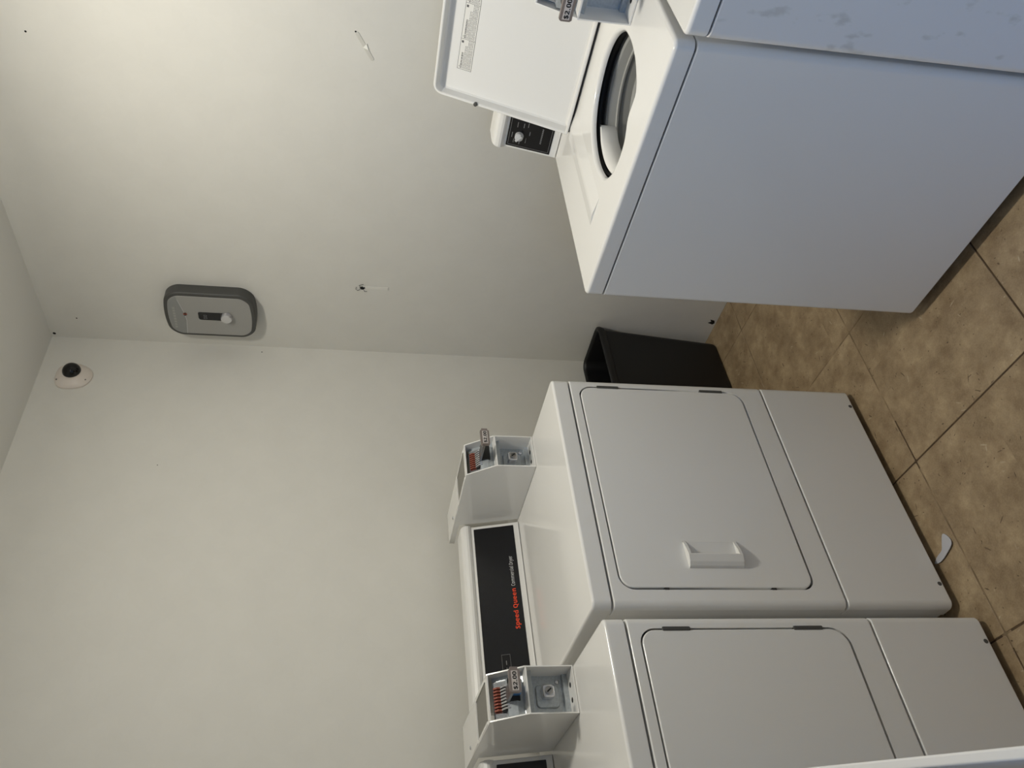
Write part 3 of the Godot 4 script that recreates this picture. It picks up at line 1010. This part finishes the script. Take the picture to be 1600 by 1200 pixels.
func make_washer(label: String, at: Vector3, turn: float, lid_open: bool, grimy: bool) -> Node3D:
	var W := 0.651
	var Y0 := 0.913
	var t := thing("washer", label, "washer", at, turn)
	var up := frame(Vector3.RIGHT, Vector3.BACK, Vector3.UP, Vector3.ZERO)
	var fr := frame(Vector3.RIGHT, Vector3.UP, Vector3.BACK, Vector3.ZERO)
	# cabinet shell: sides and back, open above
	var st := new_st()
	slab(st, rrect(0.003, W - 0.003, -0.705, -0.020, [0.006, 0.006, 0.006, 0.006], 3), 0.032, 0.868, 0.0, 0.0, up, true, false)
	obj("cabinet", st, M.white_enamel, t)
	st = new_st()
	slab(st, rrect(0.0, W, -0.045, 0.0, [0.002, 0.002, 0.016, 0.016], 6), 0.032, 0.8690, 0.006, 0.003, up)
	obj("front_panel", st, M.grimy_enamel if grimy else M.white_enamel, t)
	# deck: rim with rounded edge, flat with the drum opening
	st = new_st()
	var bev := 0.008
	var pl := rrect(0.0, W, -0.710, 0.0, [0.009, 0.009, 0.018, 0.018], 6)
	slab(st, pl, 0.872, Y0, 0.002, bev, up, false, false)
	var outer: PackedVector2Array = []
	for i in pl.p.size():
		outer.append(pl.p[i] - pl.n[i] * minf(bev, 0.0079))
	var ctrl := []
	for h in HOLE:
		ctrl.append(Vector2(h[0], h[1]))
	var hole := smooth_loop(ctrl, 6)
	var c := Vector2(0.385, -0.235)
	var rim := plate_hole(st, clean(outer), hole, c, Y0, up)
	var rings := []
	for l in [[0.0, 0.0], [0.003, 0.0010], [0.0055, 0.0040], [0.007, 0.0080], [0.007, 0.0120]]:
		var ring := []
		for v in rim:
			var q: Vector2 = v - (v - c).normalized() * l[0]
			ring.append(Vector3(q.x, Y0 - l[1], q.y))
		rings.append(ring)
	loft(st, rings, true, -1.0)
	obj("top_panel", st, M.white_enamel, t)
	# shallow pressed ledges the lid's edges sit against
	st = new_st()
	var led := PackedVector2Array([Vector2(0.122, 0.0), Vector2(0.152, 0.0045), Vector2(0.160, 0.0045), Vector2(0.205, 0.0)])
	prism(st, led, -0.485, -0.120, frame(Vector3(1, 0, 0), Vector3(0, 1, 0), Vector3(0, 0, 1), Vector3(0, Y0, 0)))
	obj("lid_ledge", st, M.white_enamel, t)
	# drum: black splash ring, balance ring, steel wall
	var dc := Transform3D(Basis.IDENTITY, Vector3(0.382, -0.240, 0))
	st = new_st()
	lathe(st, [Vector2(0.230, 0.8915), Vector2(0.163, 0.8915), Vector2(0.160, 0.886), Vector2(0.164, 0.878), Vector2(0.230, 0.876)], up * dc, 64)
	obj("tub_cover", st, M.black_rubber, t)
	st = new_st()
	lathe(st, [Vector2(0.195, 0.874), Vector2(0.158, 0.874), Vector2(0.154, 0.870), Vector2(0.150, 0.852), Vector2(0.1455, 0.850), Vector2(0.1455, 0.846), Vector2(0.149, 0.842), Vector2(0.147, 0.820), Vector2(0.1425, 0.814), Vector2(0.1425, 0.786), Vector2(0.165, 0.776)], up * dc, 72)
	obj("balance_ring", st, M.grey_plastic, t)
	st = new_st()
	lathe(st, [Vector2(0.195, 0.874), Vector2(0.195, 0.790), Vector2(0.168, 0.780), Vector2(0.168, 0.400), Vector2(0.155, 0.385), Vector2(0.0, 0.380)], up * dc, 64)
	obj("drum", st, M.stainless_drum, t)
	st = new_st()
	lathe(st, [Vector2(0.12, 0.386), Vector2(0.085, 0.42), Vector2(0.06, 0.52), Vector2(0.045, 0.66), Vector2(0.03, 0.68), Vector2(0.0, 0.68)], up * dc, 32)
	obj("agitator", st, M.grey_plastic, t)
	# white dispenser lip along the left of the opening
	st = new_st()
	var arc := [Vector2(0.330, -0.096), Vector2(0.290, -0.108), Vector2(0.258, -0.140), Vector2(0.242, -0.205), Vector2(0.248, -0.270), Vector2(0.272, -0.320)]
	var rr := []
	for k in 25:
		var s := 5.0 * k / 24.0
		var i := mini(int(s), 4)
		var p0: Vector2 = arc[maxi(i - 1, 0)]
		var p3: Vector2 = arc[mini(i + 2, 5)]
		var q: Vector2 = arc[i].cubic_interpolate(arc[i + 1], p0, p3, s - i)
		var inw := (c - q).normalized()
		var wd := 0.0005 + 0.025 * pow(sin(PI * (0.02 + 0.98 * k / 24.0)), 0.7)
		rr.append([Vector3(q.x, 0.874, q.y), Vector3(q.x, 0.892, q.y), Vector3(q.x + inw.x * 0.004, 0.896, q.y + inw.y * 0.004), Vector3(q.x + inw.x * wd * 0.6, 0.892, q.y + inw.y * wd * 0.6), Vector3(q.x + inw.x * wd, 0.876, q.y + inw.y * wd), Vector3(q.x + inw.x * wd, 0.856, q.y + inw.y * wd)])
	loft(st, rr, false, 1.0)
	obj("dispenser", st, M.white_plastic, t)
	# lid: a shallow tray hinged at the back of the opening
	var lu := Vector3(0, 0.357, -0.150).normalized() if lid_open else Vector3(0, 0.02, 1.0).normalized()
	var ln := Vector3.RIGHT.cross(lu)
	var lx := frame(Vector3.RIGHT, lu, ln, Vector3(0, Y0 - 0.003, -0.505))
	if not lid_open:
		lx = frame(Vector3.RIGHT, Vector3(0, 0, 1), Vector3(0, -1, 0), Vector3(0, Y0 + 0.025, -0.496))
	st = new_st()
	var lp := rrect(0.136, 0.540, 0.0, 0.390, [0.006, 0.006, 0.026, 0.026], 6)
	slab(st, lp, -0.002, 0.032, 0.005, 0.003, lx, true, false)
	var lev := [[0.0030, 0.032], [0.0065, 0.0315], [0.0080, 0.0290], [0.0100, 0.0080], [0.0135, 0.0042], [0.0185, 0.0032]]
	for k in lev.size() - 1:
		for i in lp.p.size():
			var j: int = (i + 1) % lp.p.size()
			var pa: Vector2 = lp.p[i] - lp.n[i] * lev[k][0]
			var pb: Vector2 = lp.p[j] - lp.n[j] * lev[k][0]
			var pc: Vector2 = lp.p[j] - lp.n[j] * lev[k + 1][0]
			var pd: Vector2 = lp.p[i] - lp.n[i] * lev[k + 1][0]
			var sl: float = (lev[k][1] - lev[k + 1][1]) / maxf(lev[k + 1][0] - lev[k][0], 1e-5)
			var n := lx.basis * Vector3(-lp.n[i].x * sl, -lp.n[i].y * sl, 1.0).normalized()
			if pa.distance_to(pb) + pc.distance_to(pd) > 1e-6:
				quad(st, lx * Vector3(pa.x, pa.y, lev[k][1]), lx * Vector3(pb.x, pb.y, lev[k][1]), lx * Vector3(pc.x, pc.y, lev[k + 1][1]), lx * Vector3(pd.x, pd.y, lev[k + 1][1]), n)
	var inner: PackedVector2Array = []
	for i in lp.p.size():
		inner.append(lp.p[i] - lp.n[i] * minf(0.0190, 0.0190))
	# small corner radii fold over when inset: use a clean rectangle for the inner sheet
	inner = rrect(0.136 + 0.0185, 0.540 - 0.0185, 0.0185, 0.390 - 0.0185, [0.002, 0.002, 0.0075, 0.0075], 3).p
	flat(st, inner, 0.0032, lx, 1.0)
	var lid := obj("lid", st, M.white_enamel, t)
	st = new_st()
	lathe(st, [Vector2(0.0055, 0.0), Vector2(0.0055, 0.006), Vector2(0.004, 0.0075), Vector2(0.0, 0.0075)], lx * Transform3D(Basis.IDENTITY, Vector3(0.1405, 0.264, 0.029)), 14)
	obj("bumper", st, M.grey_rubber, lid)
	st = new_st()
	uv_quad(st, lx * Vector3(0.210, 0.3380, 0.0036), lx * Vector3(0.430, 0.3380, 0.0036), lx * Vector3(0.430, 0.2985, 0.0036), lx * Vector3(0.210, 0.2985, 0.0036), ln if lid_open else Vector3.DOWN)
	obj("instruction_label", st, M.lid_label_print, lid)
	st = new_st()                                          # hinge rod
	tube(st, [Vector3(0.139, Y0 + 0.0025, -0.488), Vector3(0.30, Y0 + 0.0025, -0.488), Vector3(0.537, Y0 + 0.0025, -0.488)], 0.0020, 8)
	obj("hinge_rod", st, M.gap_dark, lid)
	for x in [0.06, W - 0.06]:
		for z in [-0.08, -0.64]:
			st = new_st()
			lathe(st, [Vector2(0, 0), Vector2(0.020, 0), Vector2(0.020, 0.014), Vector2(0.008, 0.016), Vector2(0.008, 0.034)], up * Transform3D(Basis.IDENTITY, Vector3(x, z, 0)), 14)
			obj("foot", st, M.black_rubber, t)
	# console
	var con := console(t, 0.002, W - 0.118, Y0)
	var ff := face_frame(Y0)
	var lift := Transform3D(Basis.IDENTITY, Vector3(0, 0, 0.0013))
	st = new_st()
	slab(st, rrect(0.010, W - 0.130, 0.014, 0.143, [0.002, 0.002, 0.002, 0.002], 2), 0.0, 0.0012, 0.0, 0.0006, ff, false)
	obj("face_plate", st, M.black_panel, con)
	st = new_st()
	var fl := ff * lift
	var lines := [[0.0150, 0.1060, 0.0190, 0.0200], [0.0150, 0.1060, 0.1370, 0.1380], [0.0150, 0.0160, 0.0190, 0.1380], [0.1050, 0.1060, 0.0190, 0.1380],
		[0.1130, 0.4900, 0.0190, 0.0200], [0.1130, 0.4900, 0.1370, 0.1380], [0.1130, 0.1140, 0.0190, 0.1380]]
	for b in lines:
		box(st, Vector3(b[0], b[2], 0), Vector3(b[1], b[3], 0.0003), fl)
	# cycle marks round the knob, too small to read
	for b in [[0.024, 0.036, 0.1220], [0.022, 0.034, 0.1050], [0.040, 0.056, 0.1290], [0.074, 0.090, 0.1180], [0.076, 0.090, 0.1000], [0.030, 0.046, 0.0880], [0.056, 0.068, 0.0800], [0.080, 0.094, 0.0880]]:
		box(st, Vector3(b[0], b[2], 0), Vector3(b[1], b[2] + 0.0018, 0.0003), fl)
	for k in 9:
		box(st, Vector3(0.038 + 0.0055 * k, 0.0440, 0), Vector3(0.0415 + 0.0055 * k, 0.0480, 0.0003), fl)
	obj("panel_print", st, M.grey_print, con)
	st = new_st()
	var kx := ff * Transform3D(Basis.IDENTITY, Vector3(0.048, 0.1090, 0.0012))
	lathe(st, [Vector2(0.0125, 0.0), Vector2(0.0120, 0.010), Vector2(0.0105, 0.012), Vector2(0.0, 0.012)], kx, 24)
	box(st, Vector3(-0.003, -0.0115, 0.012), Vector3(0.003, 0.0115, 0.018), kx * Transform3D(Basis(Vector3(0, 0, 1), 0.9), Vector3.ZERO))
	obj("dial", st, M.white_print, con)
	coin_box(t, W - 0.106, W + 0.004, Y0, W - 0.118, true, false)
	return t

# ------------------------------------------------------------------ small things
func make_bin() -> void:
	var t := thing("wastebasket", "tall black plastic wastebasket in the corner beside the dryer", "trash bin", Vector3(-0.262, 0, 0.130), 0.035)
	var levels := [[0.0, 0.012, 0.022], [0.004, 0.003, 0.0], [0.46, 0.0, 0.0], [0.475, 0.0, 0.0]]
	var hw0 := 0.205
	var hd0 := 0.098
	var hw1 := 0.240
	var hd1 := 0.117
	var ring := func(y, grow):
		var f: float = y / 0.50
		var w: float = lerpf(hw0, hw1, f) + grow
		var d: float = lerpf(hd0, hd1, f) + grow
		var out := []
		for v in rrect(-w, w, -d, d, [0.035, 0.035, 0.035, 0.035], 6).p:
			out.append(Vector3(v.x, y, v.y))
		return out
	var st := new_st()
	loft(st, [ring.call(0.0, -0.010), ring.call(0.003, -0.003), ring.call(0.012, 0.0), ring.call(0.25, 0.0), ring.call(0.480, 0.0)], true, -1.0)
	loft(st, [ring.call(0.490, -0.006), ring.call(0.25, -0.004), ring.call(0.010, -0.006)], true, 1.0)
	var bot: PackedVector2Array = []
	for v in ring.call(0.0, -0.010):
		bot.append(Vector2(v.x, v.z))
	flat(st, bot, 0.0, frame(Vector3.RIGHT, Vector3.BACK, Vector3.UP, Vector3.ZERO), -1.0)
	flat(st, bot, 0.006, frame(Vector3.RIGHT, Vector3.BACK, Vector3.UP, Vector3.ZERO), 1.0)
	obj("body", st, M.bin_plastic, t)
	st = new_st()
	loft(st, [ring.call(0.470, 0.001), ring.call(0.474, 0.006), ring.call(0.490, 0.008), ring.call(0.498, 0.006), ring.call(0.501, 0.001), ring.call(0.498, -0.005), ring.call(0.486, -0.006)], true, -1.0)
	obj("rim", st, M.bin_plastic, t)

func make_heater() -> void:
	# hangs on the right wall: plan (z, y), height -x
	var t := thing("water_heater", "small grey wall-mounted electric water heater with round dial and dark display", "water heater", Vector3(0, 1.997, 0.205))
	var wx := frame(Vector3(0, 0, 1), Vector3(0, 1, 0), Vector3(-1, 0, 0), Vector3.ZERO)
	var outline := func(inset: float) -> Dictionary:
		# round-shouldered plate: top and bottom edges bow outward
		var pts: PackedVector2Array = []
		var nr: PackedVector2Array = []
		var base := rrect(-0.112, 0.112, -0.150, 0.150, [0.046, 0.046, 0.046, 0.046], 8)
		var q := []
		for v in base.p:
			q.append(v)
		# add points along the top and bottom edges so that they can bow
		var full := []
		for i in q.size():
			full.append(q[i])
			var j := (i + 1) % q.size()
			if absf(q[i].y - q[j].y) < 1e-5 and absf(q[i].x - q[j].x) > 0.05:
				for k in range(1, 8):
					full.append(q[i].lerp(q[j], k / 8.0))
		for i in full.size():
			var v: Vector2 = full[i]
			var bow := 0.016 * (1.0 - pow(v.x / 0.112, 2.0)) * clampf((absf(v.y) - 0.10) / 0.05, 0.0, 1.0)
			pts.append(Vector2(v.x, v.y + signf(v.y) * bow))
		for i in pts.size():
			var d := pts[(i + 1) % pts.size()] - pts[(i - 1 + pts.size()) % pts.size()]
			var n := Vector2(d.y, -d.x).normalized()
			if n.dot(pts[i]) < 0:
				n = -n
			nr.append(n)
		var moved: PackedVector2Array = []
		for i in pts.size():
			moved.append(pts[i] - nr[i] * inset)
		return {"p": moved, "n": nr}
	var st := new_st()
	slab(st, outline.call(0.0), 0.0, 0.045, 0.0, 0.008, wx)
	obj("housing", st, M.heater_shell, t)
	st = new_st()
	slab(st, outline.call(0.0150), 0.044, 0.0470, 0.0, 0.0012, wx, false)
	var face := obj("face_plate", st, M.heater_face, t)
	# upper badge area with a pale dividing line
	st = new_st()
	var o: PackedVector2Array = outline.call(0.0165).p
	var cut := Geometry2D.intersect_polygons(o, PackedVector2Array([Vector2(-0.2, 0.098), Vector2(-0.025, 0.088), Vector2(0.01, 0.092), Vector2(0.2, 0.145), Vector2(0.2, 0.3), Vector2(-0.2, 0.3)]))
	flat(st, cut[0], 0.0475, wx, 1.0)
	obj("badge", st, M.heater_badge, face)
	st = new_st()
	var ln := [Vector2(-0.096, 0.0930), Vector2(-0.025, 0.0875), Vector2(0.010, 0.0920), Vector2(0.080, 0.1105)]
	for k in 3:
		var d: Vector2 = (ln[k + 1] - ln[k]).normalized()
		var nn := Vector2(-d.y, d.x) * 0.0008
		prism(st, PackedVector2Array([ln[k] - nn, ln[k + 1] - nn, ln[k + 1] + nn, ln[k] + nn]), 0.0474, 0.0479, wx)
	obj("dividing_line", st, M.white_print, face)
	st = new_st()
	for k in 8:                                            # raised lettering too small to read
		box(st, Vector3(-0.068 + 0.014 * k, 0.1245, 0.0474), Vector3(-0.058 + 0.014 * k, 0.1330, 0.0480), wx)
	obj("maker_print", st, M.heater_face, face)
	st = new_st()                                          # small dark and red roundel
	lathe(st, [Vector2(0.0075, 0.0474), Vector2(0.0070, 0.0482), Vector2(0.0, 0.0482)], wx * Transform3D(Basis.IDENTITY, Vector3(0.006, 0.0900, 0)), 18)
	obj("roundel", st, M.copper, face)
	st = new_st()
	for s in [-1, 1]:
		box(st, Vector3(0.006 + 0.0045 * s - 0.0022, 0.0860 - 0.0 , 0.0482), Vector3(0.006 + 0.0045 * s + 0.0022, 0.0940, 0.0486), wx)
	obj("roundel_mark", st, M.hole_black, face)
	st = new_st()
	slab(st, rrect(-0.019, 0.020, -0.076, 0.043, [0.016, 0.016, 0.006, 0.010], 5), 0.0470, 0.0490, 0.0, 0.001, wx, false)
	obj("display", st, M.black_panel, face)
	st = new_st()
	for b in [[-0.012, -0.004, 0.012, 0.024], [0.0, 0.008, 0.012, 0.024]]:
		for s in [[b[0], b[1], b[2], b[2] + 0.0015], [b[0], b[1], b[3] - 0.0015, b[3]], [b[0], b[0] + 0.0015, b[2], b[3]], [b[1] - 0.0015, b[1], b[2], b[3]]]:
			box(st, Vector3(s[0], s[2], 0.0490), Vector3(s[1], s[3], 0.0493), wx)
	obj("display_digits", st, M.grey_print, face)
	st = new_st()
	lathe(st, [Vector2(0.0215, 0.048), Vector2(0.0210, 0.060), Vector2(0.0190, 0.064), Vector2(0.0, 0.0650)], wx * Transform3D(Basis.IDENTITY, Vector3(0.003, -0.060, 0)), 32)
	obj("dial", st, M.chrome, face)

func make_security_camera() -> void:
	var o := Vector3(-0.190, 2.488, 0.0)
	var t := thing("security_camera", "small white dome security camera with a black lens near the ceiling corner", "camera", o)
	var ctrl := [Vector2(-0.256, 2.515), Vector2(-0.246, 2.446), Vector2(-0.200, 2.420), Vector2(-0.160, 2.436), Vector2(-0.138, 2.486), Vector2(-0.150, 2.534), Vector2(-0.176, 2.548), Vector2(-0.228, 2.545)]
	var c2 := []
	for v in ctrl:
		c2.append(v - Vector2(o.x, o.y))
	var base := smooth_loop(c2, 6)
	var dome := Vector2(-0.004, 0.0)
	var rings := []
	for l in [[0.0, 0.985], [0.003, 1.0], [0.008, 0.99], [0.016, 0.86], [0.026, 0.68], [0.031, 0.60]]:
		var ring := []
		for v in base:
			var q: Vector2 = v * l[1]
			if l[1] < 0.9:
				var f: float = clampf((0.9 - l[1]) / 0.3, 0.0, 1.0)
				q = q.lerp(dome + (v - dome).normalized() * 0.036, f)
			ring.append(Vector3(q.x, q.y, l[0]))
		rings.append(ring)
	var st := new_st()
	loft(st, rings, true, 1.0)
	var top: PackedVector2Array = []
	for v in rings[5]:
		top.append(Vector2(v.x, v.y))
	flat(st, top, 0.031, frame(Vector3.RIGHT, Vector3.UP, Vector3.BACK, Vector3.ZERO), 1.0)
	obj("housing", st, M.camera_shell, t)
	st = new_st()
	var prof := []
	for k in 11:
		var a := 0.5 * PI * k / 10
		prof.append(Vector2(0.0325 * cos(a), 0.030 + 0.0300 * sin(a)))
	var rg := []
	for p in prof:
		var ring := []
		for i in 32:
			ring.append(Vector3(dome.x + cos(TAU * i / 32) * maxf(p.x, 0.0002), dome.y + sin(TAU * i / 32) * maxf(p.x, 0.0002), p.y))
		rg.append(ring)
	loft(st, rg, true, 1.0)
	obj("dome", st, M.dome_black, t)
	for v in [Vector3(-0.034, 0.049, 0.0145), Vector3(-0.030, -0.050, 0.0145)]:
		st = new_st()
		lathe(st, [Vector2(0.003, 0), Vector2(0.0026, 0.0012), Vector2(0, 0.0012)], frame(Vector3.RIGHT, Vector3.UP, Vector3.BACK, v), 10)
		obj("screw", st, M.dark_grey_plastic, t)

func make_scrap() -> void:
	var t := [Vector2(-1.300, 0.852), Vector2(-1.315, 0.865), Vector2(-1.332, 0.869), Vector2(-1.342, 0.855), Vector2(-1.353, 0.812), Vector2(-1.347, 0.786), Vector2(-1.337, 0.800), Vector2(-1.331, 0.825), Vector2(-1.318, 0.836)]
	var st := new_st()
	var c := Vector2.ZERO
	for v in t:
		c += v / t.size()
	var pts := smooth_loop(t, 4)
	# a curled scrap: the outer edge stands up a little
	var top := []
	var bot := []
	for v in pts:
		var y := 0.0015 + 0.010 * clampf((v.x - c.x) * -18.0 + (v.y - c.y) * 8.0, 0.0, 1.0)
		top.append(Vector3(v.x - c.x, y + 0.0008, v.y - c.y))
		bot.append(Vector3(v.x - c.x, y - 0.0008, v.y - c.y))
	var q := PackedVector2Array()
	for v in pts:
		q.append(v - c)
	var ix := Geometry2D.triangulate_polygon(q)
	for k in range(0, ix.size(), 3):
		tri(st, top[ix[k]], top[ix[k + 1]], top[ix[k + 2]], Vector3.UP, Vector3.UP, Vector3.UP)
		tri(st, bot[ix[k]], bot[ix[k + 1]], bot[ix[k + 2]], Vector3.DOWN, Vector3.DOWN, Vector3.DOWN)
	for i in top.size():
		var j := (i + 1) % top.size()
		var n: Vector3 = (top[i] + bot[i]).normalized()
		n.y = 0
		quad(st, bot[i], bot[j], top[j], top[i], n.normalized())
	var o := obj("paper_scrap", st, M.paper)
	o.position = Vector3(c.x, 0.0, c.y)
	tag(o, "torn scrap of white paper on the floor at the foot of a dryer", "paper")

func make_board() -> void:
	# thin white panel standing on edge; its top runs toward the doorway
	var a := Vector3(-1.899, 0, 1.150)
	var b := Vector3(-2.065, 0, 1.950)
	var d := (b - a).normalized()
	var o := Node3D.new()
	var st := new_st()
	var ln := a.distance_to(b)
	var xf := frame(d, Vector3.UP, d.cross(Vector3.UP), Vector3.ZERO)
	slab(st, rrect(0.0, ln, 0.0, 0.85, [0.01, 0.01, 0.02, 0.02], 4), 0.0, 0.012, 0.003, 0.003, xf, true, true, -1, 3)
	o.free()
	var m := obj("board_panel", st, M.panel_white)
	m.position = a
	tag(m, "white panel board standing on edge in front of the dryers", "panel")

func _ready() -> void:
	make_view()
	make_materials()
	make_lamp()
	make_room()
	# dryers: local x runs right, front faces +z; the measured corner is the front right one
	var a1 := 0.02252
	var a2 := 0.00753
	var W := 0.683
	var p1 := Vector3(-0.78559 - cos(a1) * W, 0, 0.78754 + sin(a1) * W)
	var p2 := Vector3(-1.51099 - cos(a2) * W, 0, 0.85248 + sin(a2) * W)
	make_dryer("white coin-operated dryer beside the black wastebasket, its whole door in view", p1, a1, true, false)
	make_dryer("white coin-operated dryer standing forward of the dryer beside the wastebasket", p2, a2, true, true)
	make_washer("white coin-operated top-load washer with its lid standing open", Vector3(-0.81615, 0, 1.13061), -0.01863 - PI / 2, true, false)
	make_washer("white washer with smudged front standing forward of the open-lidded washer", Vector3(-0.85802, 0, 1.80309), 0.01146 - PI / 2, false, true)
	make_bin()
	make_heater()
	make_security_camera()
	make_scrap()
	make_board()
